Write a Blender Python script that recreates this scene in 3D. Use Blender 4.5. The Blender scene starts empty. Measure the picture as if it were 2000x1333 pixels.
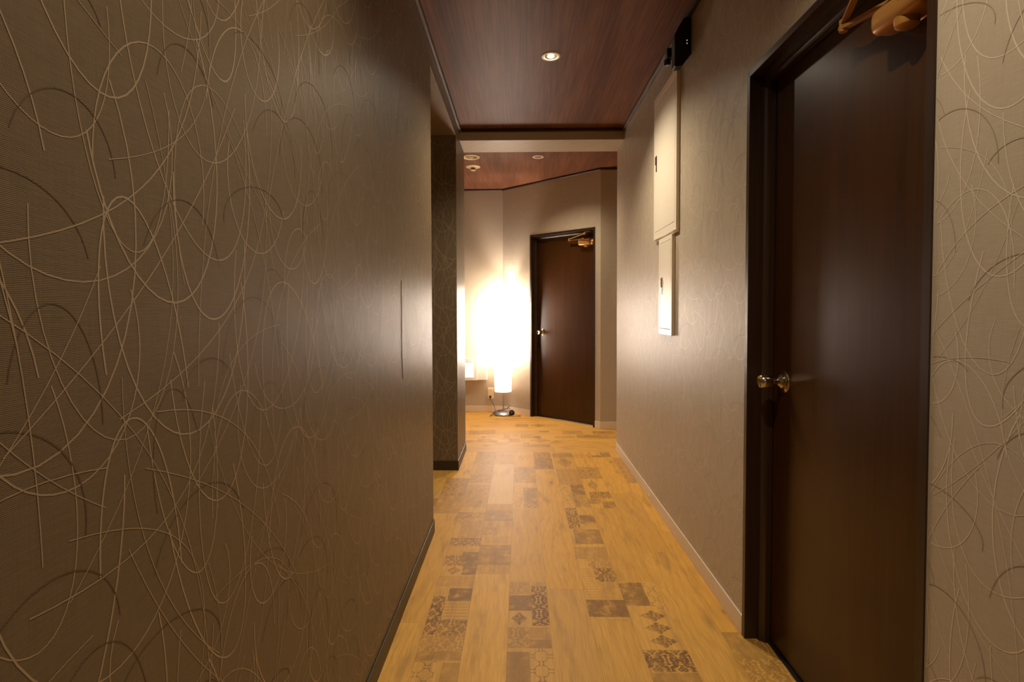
import bpy, bmesh, math, random
from mathutils import Vector, Matrix

# ------------------------------------------------------------------ camera
C = bpy.context.scene.collection
FPX, CYPX, PITCH, ROLL, YAW, EYE = 1036.26, 637.77, 0.0298, -0.0030, -0.0152, 1.2
cp, sp, cy, sy, cr, sr = math.cos(PITCH), math.sin(PITCH), math.cos(YAW), math.sin(YAW), math.cos(ROLL), math.sin(ROLL)
def rotz(v):
    x, y, z = v
    return Vector((cy*x + sy*y, -sy*x + cy*y, z))
F0 = rotz((0, cp, -sp)); U0 = rotz((0, sp, cp)); R0 = rotz((1, 0, 0))
RX = cr*R0 + sr*U0
DN = sr*R0 - cr*U0
cd = bpy.data.cameras.new('camera')
cam = bpy.data.objects.new('camera', cd); C.objects.link(cam)
M = Matrix.Identity(4)
for i in range(3):
    M[i][0] = RX[i]; M[i][1] = -DN[i]; M[i][2] = -F0[i]
M[2][3] = EYE
cam.matrix_world = M
cd.sensor_fit = 'HORIZONTAL'; cd.sensor_width = 36.0
cd.lens = FPX*36/2000
cd.shift_y = -(666.5 - CYPX)/2000
cd.clip_start = 0.02
bpy.context.scene.camera = cam

# ------------------------------------------------------------------ world + exposure
w = bpy.data.worlds.new('world'); bpy.context.scene.world = w
w.use_nodes = True
w.node_tree.nodes['Background'].inputs[0].default_value = (0.9, 0.75, 0.6, 1)
w.node_tree.nodes['Background'].inputs[1].default_value = 0.0
vs = bpy.context.scene.view_settings
vs.view_transform = 'Standard'; vs.look = 'None'; vs.gamma = 1.0; vs.use_curve_mapping = False
vs.exposure = 0.0
cyc = bpy.context.scene.cycles
cyc.max_bounces = 10; cyc.diffuse_bounces = 6; cyc.glossy_bounces = 4
cyc.sample_clamp_indirect = 6.0
cyc.use_denoising = True

# light powers (each lamp's own light is made in that lamp's builder)
P_DOWN = 94.0          # recessed spotlights, W
P_NEAR = 54.0
P_LAMP = 12.5          # paper lamp emission
SPOT_COL = (1.0, 0.87, 0.67)
LAMP_COL = (1.0, 0.90, 0.82)
CONE = math.radians(138)

# ------------------------------------------------------------------ room numbers (metres)
XL, XR = -0.47, 0.819          # corridor walls
YE_L = 2.8267                  # near left wall ends
YP0, YP1 = 3.948, 4.514        # left pillar
YE_R = 4.5055                  # right wall ends
YB0 = 4.1935                   # beam front
HC = 2.62                      # ceiling
HB = 2.533                     # beam underside
HH = 2.4957                    # header underside over side passage
A = Vector((-0.1992, 6.2545)); B = Vector((0.810, 5.3536))
YBACK = -2.6
DOOR_Y0, DOOR_Y1, DOOR_H = 1.069, 1.936, 2.047

# ------------------------------------------------------------------ helpers
def link(name, me, mats, parent=None):
    o = bpy.data.objects.new(name, me)
    C.objects.link(o)
    for m in (mats if isinstance(mats, (list, tuple)) else [mats]):
        me.materials.append(m)
    if parent is not None:
        o.parent = parent
    return o
def obj(name, bm, mats, parent=None, smooth=False):
    me = bpy.data.meshes.new(name)
    bmesh.ops.recalc_face_normals(bm, faces=bm.faces)
    bm.to_mesh(me); bm.free()
    if smooth:
        for p in me.polygons: p.use_smooth = True
        me.set_sharp_from_angle(angle=math.radians(40))
    return link(name, me, mats, parent)
def thing(name, label, cat, loc=(0, 0, 0), group=None, kind=None, mat=None):
    o = bpy.data.objects.new(name, None); C.objects.link(o)
    o.empty_display_size = 0.05
    if mat is not None: o.matrix_world = mat
    else: o.location = loc
    tag(o, label, cat, group, kind)
    return o
def tag(o, label, cat, group=None, kind=None):
    o['label'] = label; o['category'] = cat
    if group: o['group'] = group
    if kind: o['kind'] = kind
    return o
def box(bm, x0, x1, y0, y1, z0, z1, bev=0.0, seg=2):
    vs_ = [bm.verts.new((x, y, z)) for x in (x0, x1) for y in (y0, y1) for z in (z0, z1)]
    f = [(0, 1, 3, 2), (4, 6, 7, 5), (0, 4, 5, 1), (2, 3, 7, 6), (0, 2, 6, 4), (1, 5, 7, 3)]
    fs = [bm.faces.new([vs_[i] for i in q]) for q in f]
    if bev > 0:
        es = list({e for q in fs for e in q.edges})
        bmesh.ops.bevel(bm, geom=es, offset=bev, segments=seg, profile=0.5, affect='EDGES')
def lathe(bm, prof, seg=32, axis='z', org=(0, 0, 0), cap=False):
    """prof: list of (r, h) pairs turned about the axis"""
    rings = []
    for r, h in prof:
        ring = []
        for k in range(seg):
            a = 2*math.pi*k/seg
            c, s = r*math.cos(a), r*math.sin(a)
            p = {'z': (c, s, h), 'y': (c, h, s), 'x': (h, c, s)}[axis]
            ring.append(bm.verts.new((p[0]+org[0], p[1]+org[1], p[2]+org[2])))
        rings.append(ring)
    for a_, b_ in zip(rings, rings[1:]):
        for k in range(seg):
            bm.faces.new((a_[k], a_[(k+1) % seg], b_[(k+1) % seg], b_[k]))
    if cap:
        bm.faces.new(rings[0]); bm.faces.new(rings[-1])
def tube(bm, pts, r, seg=8, cap=True):
    pts = [Vector(p) for p in pts]
    rings = []
    up = Vector((0, 0, 1))
    prev = None
    for i, p in enumerate(pts):
        d = (pts[min(i+1, len(pts)-1)] - pts[max(i-1, 0)])
        if d.length < 1e-9: d = Vector((0, 0, 1))
        d.normalize()
        if prev is None:
            n = d.cross(up)
            if n.length < 1e-3: n = d.cross(Vector((1, 0, 0)))
        else:
            n = prev - d*prev.dot(d)
            if n.length < 1e-6: n = d.cross(up)
        n.normalize(); prev = n
        b = d.cross(n)
        rr = r[i] if isinstance(r, (list, tuple)) else r
        rings.append([bm.verts.new(p + n*rr*math.cos(2*math.pi*k/seg) + b*rr*math.sin(2*math.pi*k/seg)) for k in range(seg)])
    for a_, b_ in zip(rings, rings[1:]):
        for k in range(seg):
            bm.faces.new((a_[k], a_[(k+1) % seg], b_[(k+1) % seg], b_[k]))
    if cap:
        bm.faces.new(rings[0]); bm.faces.new(rings[-1])
def smooth_path(ctrl, n=10):
    ctrl = [Vector(c) for c in ctrl]
    out = []
    for i in range(len(ctrl)-1):
        p0 = ctrl[max(i-1, 0)]; p1 = ctrl[i]; p2 = ctrl[i+1]; p3 = ctrl[min(i+2, len(ctrl)-1)]
        for k in range(n):
            t = k/n
            out.append(0.5*((2*p1) + (p2-p0)*t + (2*p0-5*p1+4*p2-p3)*t*t + (3*p1-p0-3*p2+p3)*t**3))
    out.append(ctrl[-1])
    return out
def prism(bm, poly, axis, a, b):
    """extrude a polygon between a and b along the axis ('x','y','z')"""
    def P(u, v, t):
        return {'y': (u, t, v), 'x': (t, u, v), 'z': (u, v, t)}[axis]
    r0 = [bm.verts.new(P(u, v, a)) for u, v in poly]
    r1 = [bm.verts.new(P(u, v, b)) for u, v in poly]
    bm.faces.new(r0); bm.faces.new(r1[::-1])
    for i in range(len(poly)):
        j = (i+1) % len(poly)
        bm.faces.new((r0[i], r0[j], r1[j], r1[i]))

# ------------------------------------------------------------------ materials
class NT:
    def __init__(s, name):
        s.m = bpy.data.materials.new(name); s.m.use_nodes = True
        s.t = s.m.node_tree; s.n = s.t.nodes; s.bsdf = s.n['Principled BSDF']
        s.out = s.n['Material Output']
    def add(s, typ, **kw):
        nd = s.n.new(typ)
        for k, v in kw.items(): setattr(nd, k, v)
        return nd
    def l(s, a, b): s.t.links.new(a, b)
    def math(s, op, a, b=None, c=None):
        nd = s.add('ShaderNodeMath', operation=op)
        for i, x in enumerate((a, b, c)):
            if x is None: continue
            if isinstance(x, (int, float)): nd.inputs[i].default_value = x
            else: s.l(x, nd.inputs[i])
        return nd.outputs[0]
    def mix(s, f, a, b, blend='MIX'):
        nd = s.add('ShaderNodeMix', data_type='RGBA', blend_type=blend)
        for i, x in ((0, f), (6, a), (7, b)):
            if isinstance(x, (int, float)): nd.inputs[i].default_value = x
            elif isinstance(x, tuple): nd.inputs[i].default_value = (*x, 1) if len(x) == 3 else x
            else: s.l(x, nd.inputs[i])
        return nd.outputs[2]
    def ramp(s, f, lo, hi):
        nd = s.add('ShaderNodeMapRange', interpolation_type='SMOOTHSTEP')
        s.l(f, nd.inputs[0]); nd.inputs[1].default_value = lo; nd.inputs[2].default_value = hi
        return nd.outputs[0]
    def noise(s, vec, scale, detail=3, rough=0.5, dim='3D'):
        nd = s.add('ShaderNodeTexNoise', noise_dimensions=dim)
        s.l(vec, nd.inputs['Vector']); nd.inputs['Scale'].default_value = scale
        nd.inputs['Detail'].default_value = detail; nd.inputs['Roughness'].default_value = rough
        return nd.outputs['Fac']
    def scale(s, vec, sc, loc=(0, 0, 0)):
        nd = s.add('ShaderNodeMapping')
        s.l(vec, nd.inputs[0]); nd.inputs['Scale'].default_value = sc; nd.inputs['Location'].default_value = loc
        return nd.outputs[0]
    def geo(s): return s.add('ShaderNodeNewGeometry').outputs['Position']
    def sep(s, v):
        nd = s.add('ShaderNodeSeparateXYZ'); s.l(v, nd.inputs[0]); return nd.outputs
    def comb(s, x, y, z=0.0):
        nd = s.add('ShaderNodeCombineXYZ')
        for i, q in enumerate((x, y, z)):
            if isinstance(q, (int, float)): nd.inputs[i].default_value = q
            else: s.l(q, nd.inputs[i])
        return nd.outputs[0]
    def uv(s, name):
        return s.add('ShaderNodeUVMap', uv_map=name).outputs[0]
    def bump(s, h, strength=0.3, dist=0.001):
        nd = s.add('ShaderNodeBump'); s.l(h, nd.inputs['Height'])
        nd.inputs['Strength'].default_value = strength; nd.inputs['Distance'].default_value = dist
        s.l(nd.outputs[0], s.bsdf.inputs['Normal'])
    def base(s, c):
        if isinstance(c, tuple): s.bsdf.inputs['Base Color'].default_value = (*c, 1)
        else: s.l(c, s.bsdf.inputs['Base Color'])
    def rough(s, r):
        if isinstance(r, (int, float)): s.bsdf.inputs['Roughness'].default_value = r
        else: s.l(r, s.bsdf.inputs['Roughness'])
def srgb(r, g, b):
    f = lambda c: (c/255/12.92) if c/255 <= 0.04045 else ((c/255+0.055)/1.055)**2.4
    return (f(r), f(g), f(b))
def plain(name, col, rough=0.5, metal=0.0, spec=0.5, bumpn=0.0):
    t = NT(name)
    n = t.noise(t.geo(), 30, 2)
    t.base(t.mix(t.math('MULTIPLY', n, 0.16), col, tuple(min(1, c*1.5) for c in col)))
    t.rough(rough); t.bsdf.inputs['Metallic'].default_value = metal
    t.bsdf.inputs['Specular IOR Level'].default_value = spec
    if bumpn: t.bump(t.noise(t.geo(), 400, 2), bumpn, 0.0004)
    return t.m

def wallpaper(name, lo, hi, rough):
    """woven vinyl wallpaper: fine horizontal ribs, each one broken up along its length"""
    t = NT(name)
    p = t.geo(); s = t.sep(p)
    along = t.math('ADD', s[0], s[1])
    jag = t.noise(t.comb(along, s[2]), 300, 1, 0.5)
    ph = t.math('MULTIPLY', s[2], 2*math.pi/0.00175)
    ph = t.math('ADD', ph, t.math('MULTIPLY', jag, 1.6))
    rib = t.math('ADD', t.math('MULTIPLY', t.math('SINE', ph), 0.5), 0.5)
    thread = t.noise(t.comb(t.math('MULTIPLY', along, 26.0), t.math('MULTIPLY', s[2], 420.0)), 1.0, 2)
    warp = t.noise(t.comb(t.math('MULTIPLY', along, 420.0), t.math('MULTIPLY', s[2], 14.0)), 1.0, 2)
    f = t.math('MULTIPLY', rib, 0.72)
    f = t.math('ADD', f, t.math('MULTIPLY', thread, 0.28))
    f = t.math('ADD', f, t.math('MULTIPLY', warp, 0.16))
    t.base(t.mix(f, lo, hi))
    t.rough(rough)
    t.bsdf.inputs['Specular IOR Level'].default_value = 0.34
    t.bump(rib, 0.12, 0.0006)
    return t.m
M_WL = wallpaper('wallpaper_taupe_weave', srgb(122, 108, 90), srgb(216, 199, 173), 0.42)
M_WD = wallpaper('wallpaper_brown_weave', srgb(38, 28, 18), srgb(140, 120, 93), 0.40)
def strand(name, col, rough):
    t = NT(name)
    s = t.sep(t.geo())
    rib = t.math('ADD', t.math('MULTIPLY', t.math('SINE', t.math('MULTIPLY', s[2], 2*math.pi/0.00175)), 0.5), 0.5)
    t.base(t.mix(t.math('MULTIPLY', rib, 0.35), col, tuple(c*0.55 for c in col)))
    t.rough(rough)
    t.bsdf.inputs['Specular IOR Level'].default_value = 0.75 if 'light' in name else 0.3
    return t.m
M_SL_L = strand('light_thread_on_taupe', srgb(226, 210, 184), 0.34)
M_SL_D = strand('dark_thread_on_taupe', srgb(158, 141, 116), 0.5)
M_SD_L = strand('light_thread_on_brown', srgb(168, 147, 117), 0.34)
M_SD_D = strand('dark_thread_on_brown', srgb(100, 82, 60), 0.5)

def veneer(name, lo, hi, axis, rough, sc=1.0, bump=0.06, spec=0.5):
    t = NT(name)
    t.bsdf.inputs['Specular IOR Level'].default_value = spec
    p = t.add('ShaderNodeTexCoord').outputs['Object']
    st = {'x': (2.2, 95, 95), 'y': (95, 2.2, 95), 'z': (95, 95, 2.2)}[axis]
    g = t.noise(t.scale(p, tuple(c*sc for c in st)), 1.0, 5, 0.62)
    st2 = {'x': (.9, 9, 9), 'y': (9, .9, 9), 'z': (9, 9, .9)}[axis]
    g2 = t.noise(t.scale(p, st2), 1.0, 3, 0.5)
    f = t.math('ADD', t.math('MULTIPLY', g, 0.6), t.math('MULTIPLY', g2, 0.45))
    t.base(t.mix(t.ramp(f, 0.28, 0.78), lo, hi))
    t.rough(rough)
    t.bump(g, bump, 0.0005)
    return t.m
M_CEIL = veneer('ceiling_veneer', srgb(78, 46, 32), srgb(132, 86, 58), 'y', 0.50, bump=0.03, spec=0.13)
M_DOOR = veneer('door_veneer', srgb(52, 28, 7), srgb(68, 39, 12), 'z', 0.28, bump=0.015, spec=0.32)
M_FRAME = veneer('dark_frame_wood', srgb(42, 26, 14), srgb(62, 41, 25), 'z', 0.34, bump=0.03)
M_CROWN = veneer('crown_wood', srgb(62, 42, 31), srgb(96, 70, 54), 'y', 0.40, bump=0.03)
M_CROWN_D = veneer('far_crown_wood', srgb(48, 28, 18), srgb(74, 46, 32), 'x', 0.42, bump=0.03)
M_BASE_D = plain('dark_vinyl_baseboard', srgb(52, 38, 24), 0.42)
M_BASE_L = plain('beige_vinyl_baseboard', srgb(224, 204, 178), 0.42)
M_CREAM = plain('cream_enamel', srgb(232, 218, 196), 0.32)
M_LINE = plain('dark_gap', srgb(70, 56, 42), 0.7)
M_BRONZE = plain('bronze_latch', srgb(96, 78, 58), 0.35, 0.7)
M_CHROME = plain('chrome_latch', srgb(190, 180, 165), 0.22, 0.9)
M_STEEL = plain('satin_steel', srgb(196, 184, 160), 0.16, 1.0)
M_GOLD = plain('gold_enamel', srgb(178, 126, 64), 0.30, 0.35)
M_BLACK = plain('black_plastic', srgb(20, 16, 15), 0.38)
M_CORD = plain('black_cord', srgb(40, 32, 30), 0.4)
M_SILVER = plain('silver_lacquer', srgb(176, 172, 170), 0.36, 0.7)
M_WHITE = plain('white_enamel', srgb(236, 226, 210), 0.35)
M_PLATE = plain('cream_plastic', srgb(226, 206, 160), 0.35)
M_SILL = plain('dark_metal_sill', srgb(70, 66, 64), 0.3, 0.8)
M_REFL = plain('brushed_reflector', srgb(150, 130, 90), 0.3, 0.8)
def emit(name, col, st):
    t = NT(name)
    e = t.add('ShaderNodeEmission'); e.inputs[0].default_value = (*col, 1); e.inputs[1].default_value = st
    t.l(e.outputs[0], t.out.inputs[0]); return t.m
M_BULB = emit('halogen_bulb', SPOT_COL, 60.0)
M_SCREEN = emit('lit_screen', (0.80, 0.97, 1.0), 1.6)
M_LED = emit('white_led', (0.8, 0.9, 0.8), 0.5)
def paper(name, st):
    t = NT(name)
    e = t.add('ShaderNodeEmission'); e.inputs[0].default_value = (*LAMP_COL, 1); e.inputs[1].default_value = st
    d = t.add('ShaderNodeBsdfTranslucent'); d.inputs[0].default_value = (0.85, 0.8, 0.74, 1)
    f = t.add('ShaderNodeBsdfDiffuse'); f.inputs[0].default_value = (0.85, 0.8, 0.74, 1)
    m = t.add('ShaderNodeMixShader'); m.inputs[0].default_value = 0.5
    a = t.add('ShaderNodeAddShader')
    t.l(d.outputs[0], m.inputs[1]); t.l(f.outputs[0], m.inputs[2])
    t.l(m.outputs[0], a.inputs[0]); t.l(e.outputs[0], a.inputs[1]); t.l(a.outputs[0], t.out.inputs[0])
    return t.m
M_PAPER = paper('glowing_rice_paper', P_LAMP)
M_PAPER_LOW = paper('dim_rice_paper', 0.70)

# floor: wood laminate, some boards printed with faded patchwork ornament
PW = 0.1585
def floor_mat(kind):
    t = NT('laminate_' + kind)
    g = t.uv('grain'); s = t.sep(g)
    along, across = s[0], s[1]
    warp = t.noise(t.comb(t.math('MULTIPLY', along, 2.2), t.math('MULTIPLY', across, 9.0)), 1.0, 2)
    ring = t.math('ADD', t.math('MULTIPLY', across, 150.0), t.math('MULTIPLY', warp, 26.0))
    ring = t.math('ADD', t.math('MULTIPLY', t.math('SINE', ring), 0.5), 0.5)
    fine = t.noise(t.comb(t.math('MULTIPLY', along, 9.0), t.math('MULTIPLY', across, 420.0)), 1.0, 4, 0.6)
    blot = t.noise(t.comb(t.math('MULTIPLY', along, 4.0), t.math('MULTIPLY', across, 16.0), 3.0), 1.0, 3, 0.55)
    col = t.mix(t.ramp(fine, 0.25, 0.75), srgb(200, 144, 56), srgb(232, 178, 82))
    col = t.mix(t.math('MULTIPLY', t.ramp(ring, 0.55, 1.0), 0.13), col, srgb(140, 96, 44))
    col = t.mix(t.math('MULTIPLY', t.ramp(blot, 0.50, 0.74), 0.50), col, srgb(146, 108, 54))
    col = t.mix(t.math('MULTIPLY', t.ramp(blot, 0.46, 0.24), 0.35), col, srgb(226, 160, 82))
    # knots
    v = t.add('ShaderNodeTexVoronoi'); v.inputs['Scale'].default_value = 1.0
    t.l(t.comb(t.math('MULTIPLY', along, 2.6), t.math('MULTIPLY', across, 7.2)), v.inputs['Vector'])
    v.inputs['Randomness'].default_value = 1.0
    kn = t.math('SUBTRACT', 1.0, t.ramp(v.outputs['Distance'], 0.02, 0.085))
    kn2 = t.math('SUBTRACT', 1.0, t.ramp(v.outputs['Distance'], 0.05, 0.30))
    col = t.mix(t.math('MULTIPLY', kn2, 0.22), col, srgb(140, 104, 52))
    col = t.mix(t.math('MULTIPLY', kn, 0.65), col, srgb(76, 50, 26))
    # board tint
    ta = t.add('ShaderNodeAttribute', attribute_name='tint')
    ts = t.sep(ta.outputs['Vector'])
    col = t.mix(t.math('MULTIPLY', ts[0], 1.0), col, srgb(216, 184, 140))
    col = t.mix(t.math('MULTIPLY', ts[1], 1.0), col, srgb(150, 106, 54))
    if kind != 'wood':
        pu = t.uv('print'); ps = t.sep(pu)        # metres inside the printed patch
        pn = t.uv('cell'); cs = t.sep(pn)         # 0..1 inside the printed patch
        fade = t.noise(pu, 16, 4, 0.65)
        weave = t.noise(t.comb(t.math('MULTIPLY', ps[0], 150.0), t.math('MULTIPLY', ps[1], 900.0)), 1.0, 2, 0.6)
        weave = t.math('MULTIPLY', t.ramp(weave, 0.2, 0.62), 1.0)
        if kind == 'solid':
            mask = t.math('MULTIPLY', t.ramp(fade, 0.22, 0.5), 0.95)
        elif kind in ('damask', 'medallion', 'diamond'):
            px = t.math('PINGPONG', ps[0], 0.042); py = t.math('PINGPONG', ps[1], 0.05)
            n1 = t.noise(t.comb(px, py, 1.0), 44, 1, 0.4)
            n2 = t.noise(t.comb(px, py, 7.0), 95, 0, 0.4)
            a1 = t.math('ABSOLUTE', t.math('SUBTRACT', n1, 0.5))
            m1 = t.math('SUBTRACT', 1.0, t.ramp(a1, 0.025, 0.055))
            m2 = t.ramp(n2, 0.50, 0.56)
            mask = t.math('MAXIMUM', m1, m2)
            if kind != 'damask':
                ax = t.math('ABSOLUTE', t.math('MULTIPLY', t.math('SUBTRACT', cs[0], 0.5), 2.0))
                ay = t.math('ABSOLUTE', t.math('MULTIPLY', t.math('SUBTRACT', cs[1], 0.5), 2.0))
                r = t.math('ADD', t.math('POWER', ax, 0.85), t.math('POWER', ay, 0.85))
                ang = t.math('ARCTAN2', ay, ax)
                r = t.math('ADD', r, t.math('MULTIPLY', t.math('SINE', t.math('MULTIPLY', ang, 12.0)), 0.07))
                inside = t.math('SUBTRACT', 1.0, t.ramp(r, 0.90, 0.98))
                edge = t.math('SUBTRACT', 1.0, t.ramp(t.math('ABSOLUTE', t.math('SUBTRACT', r, 0.88)), 0.04, 0.09))
                mask = t.math('MULTIPLY', inside, t.math('MAXIMUM', t.math('MULTIPLY', t.math('ADD', mask, 0.35), 0.75), edge))
        elif kind == 'trellis':
            kx = t.math('MULTIPLY', ps[0], 2*math.pi/0.064); ky = t.math('MULTIPLY', ps[1], 2*math.pi/0.076)
            q = t.math('ADD', t.math('COSINE', kx), t.math('COSINE', ky))
            q = t.math('ADD', q, t.math('MULTIPLY', t.math('MULTIPLY', t.math('COSINE', t.math('MULTIPLY', kx, 2.0)), t.math('COSINE', t.math('MULTIPLY', ky, 2.0))), -0.55))
            mask = t.math('SUBTRACT', 1.0, t.ramp(t.math('ABSOLUTE', q), 0.13, 0.30))
        else:   # scale
            kx = t.math('MULTIPLY', ps[0], 2*math.pi/0.022); ky = t.math('MULTIPLY', ps[1], 2*math.pi/0.022)
            q = t.math('SINE', t.math('ADD', ky, t.math('MULTIPLY', t.math('ABSOLUTE', t.math('SINE', kx)), 2.4)))
            mask = t.math('MULTIPLY', t.ramp(q, 0.35, 0.8), 0.75)
        mask = t.math('MULTIPLY', mask, t.math('ADD', t.math('MULTIPLY', weave, 0.45), 0.55))
        mask = t.math('MULTIPLY', mask, t.math('ADD', t.math('MULTIPLY', t.ramp(fade, 0.25, 0.6), 0.6), 0.4))
        mask = t.math('MULTIPLY', mask, ts[2])
        col = t.mix(mask, col, srgb(108, 72, 44))
    # joints between the boards
    b = t.uv('board'); bs = t.sep(b)
    eu = t.math('ABSOLUTE', t.math('SUBTRACT', bs[0], 0.5)); ev = t.math('ABSOLUTE', t.math('SUBTRACT', bs[1], 0.5))
    j = t.math('MAXIMUM', t.ramp(eu, 0.493, 0.499), t.ramp(ev, 0.4988, 0.4998))
    col = t.mix(t.math('MULTIPLY', j, 0.5), col, srgb(104, 70, 36))
    t.base(col)
    t.rough(t.math('ADD', 0.46, t.math('MULTIPLY', fine, 0.14)))
    t.bsdf.inputs['Specular IOR Level'].default_value = 0.24
    t.bump(t.math('SUBTRACT', fine, t.math('MULTIPLY', j, 1.5)), 0.12, 0.0006)
    return t.m
FK = ['wood', 'solid', 'damask', 'medallion', 'diamond', 'trellis', 'scale']
FM = [floor_mat(k) for k in FK]

# ------------------------------------------------------------------ floor mesh
random.seed(11)
F_v, F_f, F_mat, F_uv, F_tint = [], [], [], {'grain': [], 'print': [], 'cell': [], 'board': []}, []
def f_quad(x0, x1, y0, y1, alongY, board, patch, rnd, tint):
    i = len(F_v)
    pts = [(x0, y0), (x1, y0), (x1, y1), (x0, y1)]
    F_v.extend([(x, y, 0.0) for x, y in pts]); F_f.append((i, i+1, i+2, i+3))
    kind = patch[4] if patch else 'wood'
    F_mat.append(FK.index(kind))
    F_tint.append((tint[0], tint[1], patch[5] if patch else 0.0))
    for x, y in pts:
        F_uv['grain'].append((y+rnd[0], x+rnd[1]) if alongY else (x+rnd[0], y+rnd[1]))
        bu, bv = ((x-board[0])/(board[1]-board[0]), (y-board[2])/(board[3]-board[2]))
        F_uv['board'].append((bu, bv) if alongY else (bv, bu))
        if patch:
            F_uv['print'].append((x-patch[0]+rnd[2], y-patch[2]+rnd[3]) if alongY else (y-patch[2]+rnd[2], x-patch[0]+rnd[3]))
            F_uv['cell'].append(((x-patch[0])/(patch[1]-patch[0]), (y-patch[2])/(patch[3]-patch[2])))
        else:
            F_uv['print'].append((0, 0)); F_uv['cell'].append((0, 0))
def f_board(x0, x1, y0, y1, alongY, patches, tint):
    """one board, cut along the outlines of its printed patches; the last patch wins"""
    xs = sorted({x0, x1, *[min(max(p[k], x0), x1) for p in patches for k in (0, 1)]})
    ys = sorted({y0, y1, *[min(max(p[k], y0), y1) for p in patches for k in (2, 3)]})
    rnd = [random.uniform(-9, 9) for _ in range(4)]
    for a_, b_ in zip(xs, xs[1:]):
        for c_, d_ in zip(ys, ys[1:]):
            if b_-a_ < 1e-5 or d_-c_ < 1e-5: continue
            mx, my = (a_+b_)/2, (c_+d_)/2
            hit = None
            for p in patches:
                if p[0] <= mx <= p[1] and p[2] <= my <= p[3]: hit = p
            f_quad(a_, b_, c_, d_, alongY, (x0, x1, y0, y1), hit, rnd, tint)
def rand_patches(x0, x1, y0, y1, alongY, n):
    out = []
    L = (y1-y0) if alongY else (x1-x0)
    s = 0.02
    while s < L-0.06:
        l = random.choice([0.06, 0.1, 0.13, 0.2, 0.26])
        a_, b_ = random.choice([(0, 1), (0, .5), (.5, 1), (0, 1), (.1, .9), (0, .62)])
        k = random.choice(['solid', 'damask', 'damask', 'trellis', 'scale', 'diamond', 'solid'])
        st = random.uniform(0.3, 0.9)
        if random.random() < 0.78:
            e = min(s+l, L)
            if alongY: out.append((x0+a_*(x1-x0), x0+b_*(x1-x0), y0+s, y0+e, k, st))
            else: out.append((x0+s, x0+e, y0+a_*(y1-y0), y0+b_*(y1-y0), k, st))
        s += l
    return out
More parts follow.
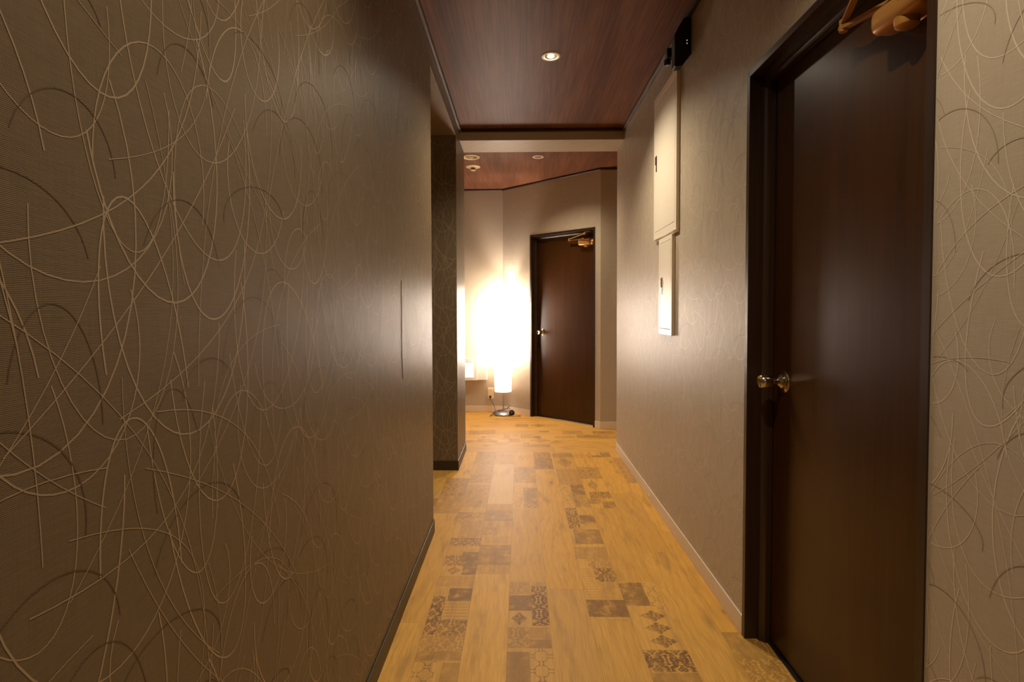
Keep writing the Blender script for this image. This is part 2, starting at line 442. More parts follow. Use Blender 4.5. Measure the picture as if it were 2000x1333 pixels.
# printed patches seen on the corridor boards: column -> (from, to across the board, y0, y1, kind, strength)
X00 = -0.365
PATCH = {
 0: [(.0,1,4.10,4.47,'solid',.40),(.2,1,3.85,4.10,'damask',.40),(0,1,3.66,3.85,'solid',.42),(0,1,3.2,3.62,'damask',.38),
     (0,1,2.95,3.12,'damask',.42),(0,.5,3.03,3.12,'solid',.6),(.45,.8,2.98,3.03,'trellis',.6),(.2,1,2.76,2.95,'solid',.28),
     (0,1,2.665,2.76,'damask',.85),(0,.6,2.56,2.665,'scale',.6),(.5,1,2.37,2.60,'solid',.8),(0,.5,2.455,2.565,'damask',.75),
     (.1,.6,2.37,2.455,'medallion',.7),(0,1,2.27,2.36,'solid',.22),(.38,1,2.155,2.255,'solid',.92),(0,.34,1.925,2.19,'damask',1.0),
     (.34,1,2.02,2.155,'scale',.65),(.3,1,1.92,2.02,'damask',.80),(0,1,1.83,1.92,'damask',.42),(0,1,1.78,1.83,'solid',.55),
     (0,.5,1.60,1.78,'trellis',.75),(.62,1,1.62,1.77,'solid',.42),(0,1,1.3,1.6,'damask',.5)],
 1: [(0,1,4.10,4.47,'solid',.30),(0,1,3.05,3.25,'solid',.22),(0,1,2.99,3.15,'solid',.55),(0,.5,2.80,2.90,'damask',.5),(.1,.9,2.70,2.78,'solid',.2),
     (0,1,2.465,2.68,'solid',.55),(0,1,2.385,2.465,'trellis',.45)],
 2: [(0,1,3.66,4.03,'solid',.45),(0,.45,3.20,3.62,'trellis',.4),(.42,1,3.30,3.56,'solid',.62),(.42,1,3.19,3.30,'damask',.72),
     (0,.55,2.21,2.31,'damask',.35),(.6,1,2.275,2.31,'solid',.3),(0,.58,2.085,2.20,'solid',.85),(.58,1,1.985,2.275,'damask',1.0),
     (.03,.5,1.985,2.08,'medallion',.85),(0,1,1.85,1.975,'solid',.40),(0,.5,1.86,1.975,'damask',.5),(.5,1,1.85,1.90,'solid',.65),
     (.5,1,1.55,1.85,'trellis',.85),(0,.5,1.62,1.83,'solid',.62),(0,1,1.2,1.55,'damask',.5)],
 3: [(0,.85,4.28,4.45,'damask',.7),(0,.9,3.98,4.28,'solid',.7)],
 4: [(0,1,4.30,4.42,'solid',.45),(0,1,4.02,4.30,'diamond',.45),(0,1,3.62,3.98,'damask',.34),(0,.5,3.25,3.6,'trellis',.5),
     (.45,1,3.40,3.62,'solid',.78),(.42,1,3.2,3.4,'damask',.45),(0,.42,2.885,3.19,'damask',.85),(.45,1,2.955,3.08,'solid',.78),
     (.4,1,2.89,2.955,'scale',.35),(.1,1,2.695,2.875,'solid',.65),(0,1,2.53,2.66,'solid',.42),(.3,1,2.44,2.53,'damask',.45),
     (.42,1,2.315,2.44,'damask',.92),(0,.42,2.175,2.44,'scale',.5),(.42,1,2.175,2.315,'solid',.25),(0,1,2.045,2.17,'solid',.9)],
 5: [(0,.9,4.28,4.40,'damask',.25),(0,1,3.75,4.03,'damask',.65),(.2,.7,3.48,3.75,'diamond',.55),(.15,1,3.36,3.48,'damask',.85),
     (0,.5,3.26,3.35,'solid',.5),(.5,1,3.19,3.30,'solid',.65),(0,.64,2.125,2.31,'solid',.85),(.64,1,2.10,2.31,'trellis',.8),
     (.2,.95,2.015,2.095,'medallion',.85),(.2,.95,1.935,2.015,'medallion',.85),(.2,.95,1.855,1.935,'medallion',.85),
     (0,1,1.732,1.845,'damask',1.0),(0,1,1.62,1.728,'solid',.5)],
 6: [(0,1,4.31,4.36,'solid',.7),(.5,1,4.36,4.46,'solid',.6),(0,1,1.5,1.62,'damask',.5)],
 7: [(0,1,3.66,4.30,'damask',.55),(.4,1,3.9,4.1,'solid',.6),(0,1,1.45,1.95,'damask',.55),(0,.6,1.80,1.95,'solid',.5)],
 -1: [(0,1,3.40,3.76,'damask',.7),(0,1,3.1,3.4,'solid',.4)],
}
ENDS = {0: [4.4703, 1.28], 1: [4.4703, 4.0965, 3.2552, 2.38, 1.5], 2: [4.4703, 4.03, 3.18, 2.318, 1.45],
        3: [4.4703, 3.3, 2.252, 1.3], 4: [4.4703, 3.62, 2.89, 2.03, 1.15], 5: [4.4703, 3.19, 2.318, 1.5],
        6: [4.4703, 4.30, 3.45, 2.60, 1.64], 7: [4.4703, 3.66, 2.85, 1.95], -1: [4.4703, 3.76, 2.9, 2.0]}
TINT = {(1, 1): (0.34, 0), (3, 1): (0, .10), (5, 1): (0, .16), (6, 2): (0, .2), (7, 1): (0, 0), (1, 3): (0.05, 0)}
for k in range(-14, 8):
    x0 = X00 + k*PW; x1 = x0 + PW
    if k == 7: x1 = 0.905
    ends = list(ENDS.get(k, [4.4703 - random.uniform(0, .6)]))
    if ends[0] < 4.4703: ends.insert(0, 4.4703)
    while ends[-1] > YBACK: ends.append(max(ends[-1]-0.914, YBACK))
    for n, (y1, y0) in enumerate(zip(ends, ends[1:])):
        if y1-y0 < 1e-4: continue
        tint = TINT.get((k, n), (random.uniform(0, .12), random.uniform(0, .22)))
        ps = []
        if k in PATCH:
            ps = [(x0+a_*(x1-x0), x0+b_*(x1-x0), max(c_, y0), min(d_, y1), q, s_) for a_, b_, c_, d_, q, s_ in PATCH[k] if min(d_, y1)-max(c_, y0) > .004]
        if (k not in PATCH or y1 < 1.4) and random.random() < .35:
            ps += rand_patches(x0, x1, y0, y1, True, 5)
        f_board(x0, x1, y0, y1, True, ps, tint)
random.seed(29)
y = 4.4703; row = 0
while y < 6.30:
    y1 = min(y+PW, 6.30)
    x = -3.0 + random.uniform(-.8, 0)
    while x < 2.0:
        xe = min(x+0.914, 2.0); xs = max(x, -3.0)
        if xe-xs > .02:
            ps = rand_patches(xs, xe, y, y1, False, 6) if random.random() < .36 else []
            f_board(xs, xe, y, y1, False, ps, (random.uniform(0, .1), random.uniform(0, .25)))
        x += 0.914
    y = y1; row += 1
me = bpy.data.meshes.new('floor')
me.from_pydata(F_v, [], F_f)
for nm, data in F_uv.items():
    uvl = me.uv_layers.new(name=nm)
    for i, q in enumerate(data): uvl.data[i].uv = q
ta = me.attributes.new('tint', 'FLOAT_VECTOR', 'FACE')
for i, q in enumerate(F_tint): ta.data[i].vector = q
for p, q in zip(me.polygons, F_mat): p.material_index = q
fl = link('floor', me, FM)
tag(fl, 'amber laminate floor boards with faded patchwork ornament prints', 'floor', kind='structure')

# ------------------------------------------------------------------ wallpaper strands (pattern inside each wall's own mesh)
TW, TH = 0.92, 0.92
random.seed(5)
STR = []    # (list of (s, z), width, slot)   slot 1 light, 2 dark
_h = [0]
def cell():
    """low-discrepancy positions so that the loops spread evenly over the repeat"""
    _h[0] += 1
    return ((_h[0]*0.7548776662) % 1.0)*TW, ((_h[0]*0.5698402910) % 1.0)*TH
def arc_pts(cx, cz, a_, b_, t0, t1, tilt, n):
    out = []
    for i in range(n+1):
        t = t0 + (t1-t0)*i/n
        x, z = a_*math.cos(t), b_*math.sin(t)
        out.append((cx + x*math.cos(tilt) - z*math.sin(tilt), cz + x*math.sin(tilt) + z*math.cos(tilt)))
    return out
for i in range(38):   # light festoons hanging open upwards
    cx, cz = cell()
    STR.append((arc_pts(cx, cz, random.uniform(.07, .16), random.uniform(.10, .28), math.radians(random.uniform(160, 195)), math.radians(random.uniform(345, 400)), random.uniform(-.25, .25), 26), random.uniform(.0014, .0026), 1))
for i in range(12):   # light arches open downwards
    cx, cz = cell()
    STR.append((arc_pts(cx, cz, random.uniform(.06, .14), random.uniform(.10, .30), math.radians(random.uniform(-25, 10)), math.radians(random.uniform(160, 205)), random.uniform(-.35, .35), 26), random.uniform(.0014, .0026), 1))
for i in range(26):   # dark arches
    cx, cz = cell()
    STR.append((arc_pts(cx, cz, random.uniform(.05, .12), random.uniform(.05, .16), math.radians(random.uniform(-10, 25)), math.radians(random.uniform(150, 190)), random.uniform(-.3, .3), 24), random.uniform(.0012, .0019), 2))
for i in range(34):   # long, nearly straight threads
    cx, cz = cell()
    an, L = math.radians(random.choice([1, -1])*random.uniform(38, 80)), random.uniform(.35, .75)
    c = random.choice([1, -1])*random.uniform(.03, .13)
    pts = [(cx + (t-.5)*L*math.cos(an) - c*(1-4*(t-.5)**2)*math.sin(an), cz + (t-.5)*L*math.sin(an) + c*(1-4*(t-.5)**2)*math.cos(an)) for t in [k/20 for k in range(21)]]
    STR.append((pts, random.uniform(.0010, .0018), 1))
def wall_strands(bm, org, dirv, nrm, s0, s1, z0, z1, holes=(), off=0.0003, phase=(0, 0)):
    """ribbons lying on the wall face org + s*dirv, kept inside the rectangle and out of the holes"""
    ox, oy = org; dx, dy = dirv; nx, ny = nrm
    def inside(s, z):
        if not (s0 <= s <= s1 and z0 <= z <= z1): return False
        return not any(a_ <= s <= b_ and c_ <= z <= d_ for a_, b_, c_, d_ in holes)
    for ti in range(math.floor((s0-phase[0])/TW)-1, math.ceil((s1-phase[0])/TW)+1):
        for tj in range(math.floor((z0-phase[1])/TH)-1, math.ceil((z1-phase[1])/TH)+1):
            for n, (pts, wd, slot) in enumerate(STR):
                e = off + (0.00003 if slot == 1 else 0) + n*0.000002
                prev = None
                for i in range(len(pts)):
                    s, z = pts[i][0]+ti*TW+phase[0], pts[i][1]+tj*TH+phase[1]
                    if not inside(s, z): prev = None; continue
                    q0 = pts[max(i-1, 0)]; q1 = pts[min(i+1, len(pts)-1)]
                    tx, tz = q1[0]-q0[0], q1[1]-q0[1]; l = math.hypot(tx, tz)
                    px, pz = -tz/l*wd/2, tx/l*wd/2
                    pr = []
                    for sg in (1, -1):
                        ss = min(max(s+sg*px, s0), s1); zz = min(max(z+sg*pz, z0), z1)
                        pr.append(bm.verts.new((ox+dx*ss+nx*e, oy+dy*ss+ny*e, zz)))
                    if prev:
                        f = bm.faces.new((prev[0], prev[1], pr[1], pr[0])); f.material_index = slot
                    prev = pr
def wallobj(name, bm, mats, label, cat='wall'):
    bmesh.ops.delete(bm, geom=[v for v in bm.verts if not v.link_faces], context='VERTS')
    me = bpy.data.meshes.new(name); bm.to_mesh(me); bm.free()
    return tag(link(name, me, mats), label, cat, kind='structure')
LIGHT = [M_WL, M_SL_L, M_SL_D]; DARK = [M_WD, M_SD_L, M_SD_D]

# left corridor wall
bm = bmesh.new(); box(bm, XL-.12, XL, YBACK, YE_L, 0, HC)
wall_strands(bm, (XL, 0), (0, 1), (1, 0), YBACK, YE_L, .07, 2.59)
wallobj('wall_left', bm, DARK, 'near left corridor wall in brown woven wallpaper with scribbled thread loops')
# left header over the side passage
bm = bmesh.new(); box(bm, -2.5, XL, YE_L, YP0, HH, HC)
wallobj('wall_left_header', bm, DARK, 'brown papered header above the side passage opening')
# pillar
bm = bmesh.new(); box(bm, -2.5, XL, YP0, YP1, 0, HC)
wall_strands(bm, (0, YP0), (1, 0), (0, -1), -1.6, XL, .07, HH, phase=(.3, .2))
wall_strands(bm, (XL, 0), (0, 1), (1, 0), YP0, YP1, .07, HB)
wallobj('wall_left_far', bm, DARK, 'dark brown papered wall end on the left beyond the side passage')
# right wall with the door opening
bm = bmesh.new()
box(bm, XR, XR+.12, YBACK, DOOR_Y0+.004, 0, HC)
box(bm, XR, XR+.12, DOOR_Y1-.004, YE_R, 0, HC)
box(bm, XR, XR+.12, DOOR_Y0+.004, DOOR_Y1-.004, DOOR_H-.004, HC)
wall_strands(bm, (XR, 0), (0, 1), (-1, 0), YBACK, YE_R, .075, 2.59, holes=[(DOOR_Y0-.001, DOOR_Y1+.001, 0, DOOR_H+.001)], phase=(.1, .35))
wallobj('wall_right', bm, LIGHT, 'right corridor wall in taupe woven wallpaper around the near door')
# beam
bm = bmesh.new(); box(bm, XL, XR, YB0, YE_R, HB, HC)
wallobj('wall_beam', bm, LIGHT, 'papered ceiling beam across the end of the corridor', 'beam')
# far walls
bm = bmesh.new(); box(bm, -3.0, A.x, A.y, A.y+.1, 0, HC)
box(bm, B.x, 2.0, B.y, B.y+.1, 0, HC)
wallobj('wall_back', bm, LIGHT, 'far end wall pieces facing the corridor in taupe wallpaper')
# angled wall (local frame: x along the wall from the left corner, y into the wall)
AD = (B-A).normalized(); AN = Vector((-AD.y, AD.x)); AL = (B-A).length
MA = Matrix(((AD.x, AN.x, 0, A.x), (AD.y, AN.y, 0, A.y), (0, 0, 1, 0), (0, 0, 0, 1)))
D2_0, D2_1, D2_H = .3101*AL, .9526*AL, 2.042
bm = bmesh.new()
box(bm, 0, D2_0+.004, 0, .12, 0, HC); box(bm, D2_1-.004, AL, 0, .12, 0, HC); box(bm, D2_0+.004, D2_1-.004, 0, .12, D2_H-.004, HC)
bmesh.ops.transform(bm, matrix=MA, verts=bm.verts)
wallobj('wall_angled', bm, LIGHT, 'slanted far wall holding the far door, taupe wallpaper')
# closing walls out of sight
bm = bmesh.new(); box(bm, -3.1, -3.0, YP1-.5, 6.36, 0, HC); box(bm, -2.6, -2.5, YE_L-.12, YP0, 0, HC); box(bm, -2.5, XL-.12, YE_L-.12, YE_L, 0, HC)
wallobj('wall_left_end', bm, DARK, 'walls closing the side passage and lobby on the left')
bm = bmesh.new(); box(bm, 2.0, 2.1, YE_R-.12, 5.46, 0, HC); box(bm, XR+.12, 2.0, YE_R-.12, YE_R, 0, HC)
wallobj('wall_right_end', bm, LIGHT, 'walls closing the lobby on the right')
bm = bmesh.new(); box(bm, XL-.12, XR+.12, YBACK-.1, YBACK, 0, HC)
wallobj('wall_front', bm, LIGHT, 'wall behind the viewer at the corridor start')
# ceilings
bm = bmesh.new(); box(bm, -3.1, 2.1, YBACK-.1, 6.4, HC, HC+.08)
wallobj('ceiling', bm, M_CEIL, 'reddish brown wood veneer ceiling', 'ceiling')

# crown mouldings
def crown(bm, x0, x1, y0, y1, z0=2.595):
    box(bm, x0, x1, y0, y1, z0, HC, .002, 1)
bm = bmesh.new(); crown(bm, XL, XL+.017, YBACK, YB0)
wallobj('trim_left_crown', bm, M_CROWN, 'brown crown moulding along the left corridor wall', 'moulding')
bm = bmesh.new(); crown(bm, XR-.022, XR, YBACK, YB0)
wallobj('trim_right_crown', bm, M_CROWN, 'brown crown moulding along the right corridor wall', 'moulding')
bm = bmesh.new(); crown(bm, XL+.017, XR-.022, YB0-.018, YB0)
wallobj('trim_beam_crown', bm, M_CROWN_D, 'dark crown moulding on the beam across the corridor', 'moulding')
bm = bmesh.new()
crown(bm, -3.0, A.x-.01, A.y-.02, A.y, 2.600)
crown(bm, B.x-.008, 2.0, B.y-.02, B.y, 2.600)
b2 = bmesh.new(); box(b2, -.008, AL+.004, -.02, 0, 2.600, HC, .002, 1)
bmesh.ops.transform(b2, matrix=MA, verts=b2.verts)
tmp = bpy.data.meshes.new('t'); b2.to_mesh(tmp); b2.free(); bm.from_mesh(tmp); bpy.data.meshes.remove(tmp)
wallobj('trim_back_crown', bm, M_CROWN_D, 'dark crown moulding following the far and slanted walls', 'moulding')

# baseboards
bh, bt = .073, .006
def bb(name, boxes, mat, label, xf=None):
    bm = bmesh.new()
    for q in boxes: box(bm, *q, 0, bh, .0022, 2)
    if xf: bmesh.ops.transform(bm, matrix=xf, verts=bm.verts)
    return wallobj(name, bm, mat, label, 'baseboard')
bb('baseboard_left', [(XL, XL+bt, YBACK, YE_L+bt)], M_BASE_D, 'dark brown baseboard of the near left wall')
bb('baseboard_left_far', [(-2.5, XL+bt, YP0-bt, YP0), (XL, XL+bt, YP0-bt, YP1)], M_BASE_D, 'dark brown baseboard around the far left wall end')
bb('baseboard_right', [(XR-bt, XR, DOOR_Y1, YE_R)], M_BASE_L, 'beige baseboard of the right wall beyond the near door')
bb('baseboard_right_near', [(XR-bt, XR, YBACK, DOOR_Y0)], M_BASE_L, 'beige baseboard of the right wall on the near side of the door')
bb('baseboard_back', [(-3.0, A.x+.002, A.y-bt, A.y)], M_BASE_L, 'beige baseboard behind the paper lamp')
bb('baseboard_back_right', [(B.x-.003, 2.0, B.y-bt, B.y)], M_BASE_L, 'beige baseboard at the far right end')
bb('baseboard_angled_left', [(0, D2_0, -bt, 0)], M_BASE_L, 'beige baseboard between lamp corner and far door', MA)
bb('baseboard_angled_right', [(D2_1, AL, -bt, 0)], M_BASE_L, 'short beige baseboard right of the far door', MA)

# ------------------------------------------------------------------ doors
def knob_mesh(bm, x, z, y):       # local: axis along -y (towards the viewer), door face at y
    lathe(bm, [(.0, y-.004), (.026, y-.004), (.0245, y-.012), (.012, y-.022), (.0105, y-.034), (.0125, y-.038),
               (.0205, y-.042), (.0235, y-.050), (.0245, y-.062), (.0225, y-.078), (.0195, y-.081), (.0165, y-.078), (.010, y-.074), (0.0, y-.073)],
          36, 'y', (x, 0, z))
def make_door(idx, Mx, Wd, Hd, label, klabel, clabel, dz=0.0):
    """local frame: x left to right along the wall, y into the wall, z up"""
    r = thing('door_%d' % idx, label, 'door', mat=Mx, kind='structure')
    FD, T = .080, .022           # door face depth, trim width
    # frame: trim + reveal + stop, one closed profile per side
    bm = bmesh.new()
    zt = Hd
    def side(x0, sg):
        prof = [(0, -.004), (T, -.004), (T, .040), (T+.013, .043), (T+.016, .052), (T+.020, .055), (T+.026, .058), (T+.026, FD-.003), (T+.010, FD-.001), (T+.010, .118), (0, .118)]
        return [(x0+sg*u, v) for u, v in prof]
    prism(bm, side(0, 1), 'z', 0, zt)
    prism(bm, side(Wd, -1), 'z', 0, zt)
    prof = [(-.004, 0), (-.004, -T), (.040, -T), (.043, -T-.013), (.052, -T-.016), (.055, -T-.020), (.058, -T-.026), (FD-.003, -T-.026), (FD-.001, -T-.010), (.118, -T-.010), (.118, 0)]
    prism(bm, [(a_, zt+b_) for a_, b_ in prof], 'x', T*.5, Wd-T*.5)
    obj('door_frame', bm, M_FRAME, r)
    bm = bmesh.new(); box(bm, T+.012, Wd-T-.012, FD, FD+.036, .012, zt-T-.014, .001, 1)
    leaf = obj('door_leaf', bm, M_DOOR, r)
    bm = bmesh.new(); box(bm, T+.010, Wd-T-.010, FD-.012, .118, 0, .007, .001, 1)
    obj('threshold', bm, M_SILL, r)
    # knob
    kx, kz = .117, .955
    bm = bmesh.new(); knob_mesh(bm, kx, kz, FD)
    kn = obj('door_knob', bm, M_STEEL, r, smooth=True); kn['label'] = klabel
    bm = bmesh.new(); lathe(bm, [(0, FD-.0062), (.018, FD-.0062), (.034, FD-.004), (.039, FD-.0015), (.0395, FD), (0, FD)], 40, 'y', (kx, 0, kz))
    obj('knob_rose', bm, M_STEEL, kn, smooth=True)
    # closer
    cx0, cx1, cz = .640, .800, 1.884+dz
    bm = bmesh.new()
    box(bm, cx0, cx1, FD-.072, FD-.004, cz-.032, cz+.030, .022, 5)
    box(bm, cx0+.03, cx1+.020, FD-.006, FD, cz-.030, cz+.030, .002, 1)
    c = obj('door_closer', bm, M_GOLD, r, smooth=True); c['label'] = clabel
    bm = bmesh.new(); lathe(bm, [(0, cz-.050), (.016, cz-.050), (.023, cz-.045), (.025, cz-.034), (.025, cz-.02)], 28, 'z', (cx0+.088, FD-.040, 0))
    obj('closer_cap', bm, M_GOLD, c, smooth=True)
    bm = bmesh.new(); lathe(bm, [(0, cx1-.006), (.022, cx1-.006), (.029, cx1+.004), (.029, cx1+.020), (.024, cx1+.028), (0, cx1+.030)], 28, 'x', (0, FD-.034, cz-.004))
    obj('spring_tube', bm, M_GOLD, c, smooth=True)
    bm = bmesh.new()
    def bar(p, q, wdt, th):
        p, q = Vector(p), Vector(q); d = (q-p).normalized(); sd = d.cross(Vector((0, 0, 1))).normalized(); up = sd.cross(d)
        vs_ = [bm.verts.new(b_ + sd*s_*wdt + up*u_*th) for b_ in (p-d*.008, q+d*.008) for s_, u_ in ((-1, -1), (1, -1), (1, 1), (-1, 1))]
        bm.faces.new(vs_[3::-1]); bm.faces.new(vs_[4:])
        for k in range(4): bm.faces.new((vs_[k], vs_[(k+1) % 4], vs_[4+(k+1) % 4], vs_[4+k]))
    J = (.527, .020, 1.936+dz*.3)
    bar((.690, FD-.040, cz+.034), (J[0], J[1], J[2]-.004), .009, .0045)
    lathe(bm, [(0, cz+.02), (.012, cz+.02), (.012, cz+.045), (0, cz+.045)], 16, 'z', (.690, FD-.040, 0))
    obj('closer_arm', bm, M_GOLD, c)
    bm = bmesh.new()
    E2 = (.782, -.060, 1.972+dz*.3)
    bar((J[0], J[1], J[2]+.008), E2, .0075, .0035)
    lathe(bm, [(0, J[2]-.014), (.010, J[2]-.014), (.010, J[2]+.016), (.004, J[2]+.020), (0, J[2]+.020)], 16, 'z', (J[0], J[1], 0))
    lathe(bm, [(0, E2[2]-.010), (.009, E2[2]-.010), (.009, E2[2]+.014), (0, E2[2]+.014)], 16, 'z', (E2[0], E2[1], 0))
    bar((E2[0], E2[1], E2[2]+.010), (.800, .022, Hd-T-.006), .008, .0035)
    obj('closer_link', bm, M_GOLD, c)
    return r
M1 = Matrix(((0, 1, 0, XR), (-1, 0, 0, DOOR_Y1), (0, 0, 1, 0), (0, 0, 0, 1)))
make_door(1, M1, DOOR_Y1-DOOR_Y0, DOOR_H, 'near dark brown flush door in the right corridor wall with steel knob',
          'round brushed steel door knob', 'gold coloured door closer body', -.010)
M2 = MA @ Matrix.Translation((D2_0, 0, 0))
make_door(2, M2, D2_1-D2_0, D2_H, 'far dark brown flush door in the slanted wall right of the paper lamp',
          'round bright steel door knob', 'gold coloured door closer body', .022)

# ------------------------------------------------------------------ wall cabinets
def cabinet(y0, y1, z0, z1, inset, label, latch, latch_mat, lab2):
    r = thing('cabinet_panel', label, 'electrical cabinet', (XR, (y0+y1)/2, z0), group='cream electrical cabinets on the right wall')
    X0, X1 = -.019, 0.0; hw = (y1-y0)/2; h = z1-z0
    py0, py1, pz0, pz1 = inset   # local y/z of the door panel
    bm = bmesh.new()
    g = .0026
    box(bm, X0, X1, -hw, py0-g, 0, h, .0012, 2); box(bm, X0, X1, py1+g, hw, 0, h, .0012, 2)
    box(bm, X0, X1, py0-g-.002, py1+g+.002, 0, pz0-g, .0012, 2); box(bm, X0, X1, py0-g-.002, py1+g+.002, pz1+g, h, .0012, 2)
    obj('cabinet_frame', bm, M_CREAM, r)
    bm = bmesh.new(); box(bm, X0+.003, X1, py0-g, py1+g, pz0-g, pz1+g)
    obj('cabinet_body', bm, M_LINE, r)
    bm = bmesh.new(); box(bm, X0+.0002, X0+.0025, py0, py1, pz0, pz1, .0006, 2)
    d = obj('cabinet_door', bm, M_CREAM, r)
    bm = bmesh.new()
    ly, lz0, lz1 = latch
    box(bm, X0-.003, X0+.001, ly-.008, ly+.008, lz0, lz1, .0015, 2)
    box(bm, X0-.008, X0-.002, ly-.006, ly+.006, lz0+.038, lz1-.006, .002, 2)
    lathe(bm, [(0, X0-.006), (.006, X0-.006), (.006, X0-.002)], 14, 'x', (0, ly, lz1-.018))
    o = obj('latch_handle', bm, latch_mat, d); o['label'] = lab2
    return r
yc = (2.745+3.200)/2
c1 = cabinet(2.745, 3.200, 1.616, 2.4405, (2.775-yc, 3.172-yc, .044, .824-.040), 'large upper cream electrical cabinet with dark latch on the right wall',
        (3.140-yc, 2.008-1.616, 2.100-1.616), M_BRONZE, 'dark bronze recessed latch')
bm = bmesh.new(); box(bm, -.012, 0, -.224, .226, -.012, 0, .001, 1)
obj('back_box', bm, M_CREAM, c1)
yc = (2.8166+3.078)/2
cabinet(2.8166, 3.078, 1.064, 1.602, (2.845-yc, 3.053-yc, .034, .513), 'small narrow cream electrical cabinet with chrome latch, just below the large one',
        (3.012-yc, 1.288-1.064, 1.384-1.064), M_CHROME, 'bright chrome recessed latch')

# ------------------------------------------------------------------ black devices near the ceiling
r = thing('emergency_light', 'black wall unit with two tiny white lights above the cream cabinets', 'wall unit', (XR, 2.58, 2.36))
bm = bmesh.new()
pts = [(.741, 2.515), (.760, 2.552), (.782, 2.589), (.796, 2.592), (.819, 2.592), (.819, 2.417), (.8144, 2.417), (.776, 2.367), (.7467, 2.3626), (.741, 2.369)]
prism(bm, [(u-XR, v-2.36) for u, v in pts], 'y', 0, .05)
obj('unit_housing', bm, M_BLACK, r)
bm = bmesh.new()
pts2 = [(u*.86+XR*.14*.93, v*.9+2.47*.1) for u, v in pts]
prism(bm, [(u-XR, v-2.36) for u, v in pts2], 'y', -.006, 0)
obj('front_cover', bm, M_BLACK, r)
for zz in (2.4824, 2.4680):
    bm = bmesh.new(); lathe(bm, [(0, -.0085), (.0022, -.0085), (.0026, -.006)], 12, 'y', (.797-XR, 0, zz-2.36))
    obj('indicator_light', bm, M_LED, r)
r = thing('surveillance_sensor', 'small black cube sensor under the ceiling behind the black wall unit', 'sensor', (XR, 2.76, 2.48))
bm = bmesh.new(); box(bm, -.070, -.036, -.02, .02, .001, .050, .002, 1)
obj('sensor_head', bm, M_BLACK, r)
bm = bmesh.new(); lathe(bm, [(0, -.026), (.012, -.026), (.017, -.018), (.017, .001), (0, .001)], 20, 'z', (-.060, .014, 0))
obj('sensor_lens', bm, M_BLACK, r, smooth=True)
bm = bmesh.new(); box(bm, -.038, 0, .004, .016, .014, .034, .002, 1)
obj('bracket', bm, M_BLACK, r)

# ------------------------------------------------------------------ ceiling lamps
def downlight(x, y, power, label, ring=.052, visible_bulb=True):
    r = thing('downlight', label, 'ceiling light', (x, y, HC), group='small recessed ceiling spotlights')
    bm = bmesh.new()
    lathe(bm, [(ring, .0), (ring, -.003), (ring-.006, -.0055), (ring-.012, -.0050), (ring-.016, -.002), (ring-.017, -.0005)], 40)
    obj('trim_ring', bm, M_WHITE, r, smooth=True)
    bm = bmesh.new()
    lathe(bm, [(ring-.016, -.0014), (ring-.020, -.0012), (.020, -.0008), (.0, -.0008)], 32)
    obj('reflector', bm, M_REFL, r, smooth=True)
    bm = bmesh.new()
    lathe(bm, [(0, -.006), (.010, -.0055), (.016, -.004), (.019, -.0009), (.0, -.0009)], 24)
    obj('bulb', bm, M_BULB if visible_bulb else M_REFL, r, smooth=True)
    ld = bpy.data.lights.new('spot_beam', 'SPOT'); ld.energy = power; ld.color = SPOT_COL
    ld.spot_size = CONE; ld.spot_blend = .85; ld.shadow_soft_size = .014
    lo = bpy.data.objects.new('spot_beam', ld); C.objects.link(lo); lo.parent = r; lo.location = (0, 0, -.024)
    return r
downlight(.176, 3.01, P_DOWN, 'lit recessed spotlight in the corridor ceiling before the beam')
downlight(.171, 4.955, P_DOWN*.66, 'small recessed spotlight in the lobby ceiling above the far door', .052, False)
downlight(.176, .90, P_NEAR, 'recessed spotlight overhead, nearest to the viewer')
downlight(.176, -1.15, P_NEAR, 'recessed spotlight behind the viewer')
r = thing('ceiling_fixture', 'large unlit round recessed fixture with pale ring beside the beam', 'ceiling light', (-.4492, 4.944, HC))
bm = bmesh.new(); lathe(bm, [(.080, 0), (.080, -.004), (.074, -.007), (.062, -.006), (.056, -.001)], 48)
obj('trim_ring', bm, M_PLATE, r, smooth=True)
bm = bmesh.new(); lathe(bm, [(.0565, -.0012), (.040, -.0010), (.0, -.0010)], 40)
obj('reflector', bm, M_REFL, r, smooth=True)
bm = bmesh.new(); lathe(bm, [(0, -.010), (.014, -.009), (.022, -.004), (.024, -.001)], 24)
obj('bulb', bm, plain('frosted_glass', srgb(200, 190, 160), .3), r, smooth=True)
r = thing('smoke_detector', 'cream round detector with a hanging button on the lobby ceiling', 'detector', (-.4596, 5.275, HC))
bm = bmesh.new(); lathe(bm, [(.072, 0), (.071, -.004), (.050, -.011), (.030, -.015), (.0, -.015)], 40)
obj('base_plate', bm, M_PLATE, r, smooth=True)
bm = bmesh.new(); lathe(bm, [(.019, -.014), (.019, -.026), (.0, -.026)], 24)
obj('neck', bm, M_LINE, r, smooth=True)
bm = bmesh.new(); lathe(bm, [(0, -.026), (.027, -.026), (.028, -.032), (.022, -.038), (0, -.040)], 28)
obj('sensor_cap', bm, M_PLATE, r, smooth=True)

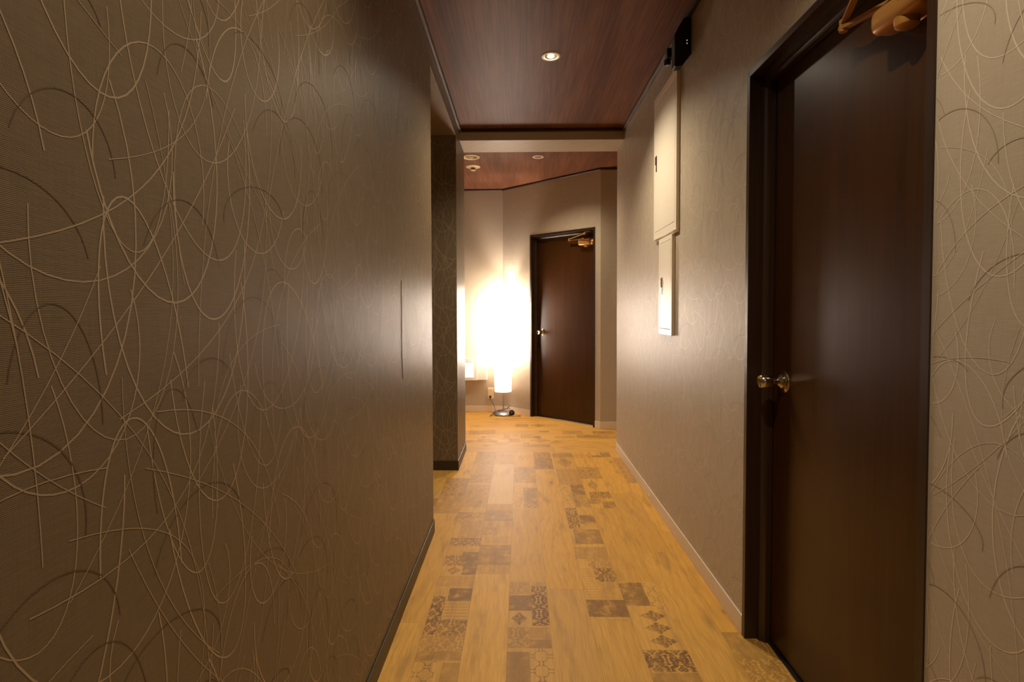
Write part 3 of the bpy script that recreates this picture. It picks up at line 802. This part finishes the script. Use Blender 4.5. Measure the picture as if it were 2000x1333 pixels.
# ------------------------------------------------------------------ paper floor lamp
LX, LY = -.197, 6.065
r = thing('floor_lamp', 'tall glowing white rice paper floor lamp on a round silver foot', 'floor lamp', (LX, LY, 0))
bm = bmesh.new()
lathe(bm, [(0, 0), (.098, 0), (.108, .006), (.111, .014), (.106, .024), (.090, .034), (.060, .042), (.025, .047), (.012, .050), (.011, .056), (0, .056)], 56)
obj('lamp_base', bm, M_SILVER, r, smooth=True)
bm = bmesh.new(); lathe(bm, [(.0055, .05), (.0055, .62), (0, .62)], 16)
obj('lamp_pole', bm, M_SILVER, r, smooth=True)
PR = [(.270, .096), (.30, .096), (.43, .099), (.55, .116), (.66, .142), (.75, .158), (.84, .172), (.92, .178), (1.01, .174), (1.10, .156), (1.24, .126), (1.36, .104), (1.46, .093)]
def rad(z):
    for (z0, r0), (z1, r1) in zip(PR, PR[1:]):
        if z <= z1: t = (z-z0)/(z1-z0); t = t*t*(3-2*t)*.4+t*.6; return r0+(r1-r0)*t
    return PR[-1][1]
def paper_part(za, zb):
    pr = []; n = int((zb-za)/.0085)
    for i in range(n+1):
        z = za+(zb-za)*i/n
        pr.append((rad(z) + .0022*abs(math.sin(math.pi*(z-.27)/.034)), z))
    return pr
bm = bmesh.new(); lathe(bm, paper_part(.62, 1.455), 56)
sh = obj('lamp_shade', bm, M_PAPER, r, smooth=True)
bm = bmesh.new(); lathe(bm, paper_part(.27, .62), 56)
o = obj('shade_skirt', bm, M_PAPER_LOW, sh, smooth=True); o['label'] = 'dimmer lower end of the paper shade'
bm = bmesh.new(); lathe(bm, [(.094, .268), (.0965, .268), (.0965, .273), (.094, .273), (.094, .268)], 48)
obj('wire_hoop', bm, M_WHITE, sh, smooth=True)
bm = bmesh.new()
lathe(bm, [(0, .62), (.02, .62), (.02, .67), (.028, .70), (.030, .73), (.02, .76), (0, .77)], 20)
obj('light_bulb', bm, M_WHITE, r, smooth=True)
ld = bpy.data.lights.new('bulb_glow', 'POINT'); ld.energy = 60; ld.color = LAMP_COL; ld.shadow_soft_size = .04
lo = bpy.data.objects.new('bulb_glow', ld); C.objects.link(lo); lo.parent = r; lo.location = (0, 0, 1.22)
# cord: plug -> base -> coils -> foot switch
OX, OZ = -.352, .183
bm = bmesh.new()
W_ = lambda x, y, z: (x-LX, y-LY, z)
pth = smooth_path([W_(OX, 6.215, OZ), W_(OX-.002, 6.20, OZ-.02), W_(-.335, 6.19, .14), W_(-.305, 6.17, .085), W_(-.292, 6.13, .03), W_(-.295, 6.10, .006),
                   W_(-.33, 6.03, .004), W_(-.325, 5.98, .012), W_(-.28, 6.0, .036), W_(-.23, 6.0, .058), W_(-.15, 6.02, .052), W_(-.12, 6.06, .072), W_(-.20, 6.10, .058),
                   W_(-.29, 6.04, .045), W_(-.335, 6.0, .012), W_(-.345, 5.955, .004), W_(-.31, 5.97, .020), W_(-.25, 5.99, .050), W_(-.18, 6.0, .070), W_(-.13, 6.0, .105), W_(-.118, 6.0, .118),
                   W_(-.135, 6.01, .095), W_(-.19, 6.03, .062), W_(-.27, 6.05, .048), W_(-.31, 6.02, .025), W_(-.26, 5.985, .046), W_(-.16, 5.985, .062), W_(-.11, 5.99, .056), W_(-.085, 5.985, .048)], 8)
tube(bm, pth, .0026, 7)
obj('power_cord', bm, M_CORD, r, smooth=True)
bm = bmesh.new()
pth = smooth_path([W_(-.085, 5.985, .020), W_(-.06, 5.97, .008), W_(-.02, 5.96, .004), W_(.005, 5.975, .004), W_(-.005, 5.99, .006), W_(-.04, 5.99, .012), W_(-.075, 5.985, .028)], 8)
tube(bm, pth, .0026, 7)
obj('cord_loop', bm, M_CORD, r, smooth=True)
bm = bmesh.new()
lathe(bm, [(0, -.013), (.026, -.013), (.032, -.009), (.033, 0), (.032, .008), (.026, .012), (0, .012)], 32, 'y')
bmesh.ops.rotate(bm, verts=bm.verts, cent=(0, 0, 0), matrix=Matrix.Rotation(math.radians(-24), 3, 'Z') @ Matrix.Rotation(math.radians(-18), 3, 'X'))
bmesh.ops.translate(bm, verts=bm.verts, vec=W_(-.094, 5.968, .043))
sw = obj('foot_switch', bm, M_BLACK, r, smooth=True)
bm = bmesh.new(); lathe(bm, [(0, -.017), (.012, -.016), (.014, -.012)], 24, 'y')
bmesh.ops.rotate(bm, verts=bm.verts, cent=(0, 0, 0), matrix=Matrix.Rotation(math.radians(-24), 3, 'Z') @ Matrix.Rotation(math.radians(-18), 3, 'X'))
bmesh.ops.translate(bm, verts=bm.verts, vec=W_(-.094, 5.968, .043))
obj('switch_button', bm, plain('grey_button', srgb(86, 78, 78), .4), sw, smooth=True)
bm = bmesh.new(); box(bm, OX-LX-.011, OX-LX+.011, 6.208-LY, 6.238-LY, OZ-.013, OZ+.011, .003, 2)
obj('plug', bm, M_BLACK, r)

# outlet
r = thing('wall_outlet', 'cream double wall outlet left of the paper lamp foot', 'outlet', (-.349, A.y, .157))
bm = bmesh.new(); box(bm, -.036, .036, -.007, 0, 0, .134, .003, 3)
obj('cover_plate', bm, M_PLATE, r)
for z_ in (.075, .008):
    bm = bmesh.new(); box(bm, -.018, .018, -.0095, -.006, z_, z_+.043, .001, 1)
    obj('socket_insert', bm, M_PLATE, r)
bm = bmesh.new()
for dz in (.092, .104): box(bm, -.008, .008, -.0098, -.009, dz, dz+.003)
obj('slots', bm, M_LINE, r)

# white wall box with a lit screen
r = thing('wall_box', 'white wall mounted box with a bright bluish screen, half hidden at the left', 'wall box', (-.52, A.y, .386))
bm = bmesh.new(); box(bm, -.185, .020, -.105, 0, 0, .262, .004, 2)
obj('box_housing', bm, M_WHITE, r)
bm = bmesh.new(); box(bm, .020, .132, -.095, 0, .002, .260, .006, 3)
obj('side_module', bm, M_WHITE, r)
bm = bmesh.new(); box(bm, -.165, -.022, -.109, -.102, .035, .205, .003, 2)
obj('lit_screen', bm, M_SCREEN, r)

# faint open seam of the wallpaper on the left wall
bm = bmesh.new()
random.seed(3)
tube(bm, [(XL+.0006, 2.10+.002*math.sin(i*.9)+(.0 if z_ > 1.02 else .02*(1.02-z_)*5), z_) for i, z_ in enumerate([.93+.03*k for k in range(14)])], .0006, 4)
tag(obj('trim_wallpaper_seam', bm, M_SD_D), 'curling wallpaper seam on the near left wall', 'wallpaper seam', kind='structure')
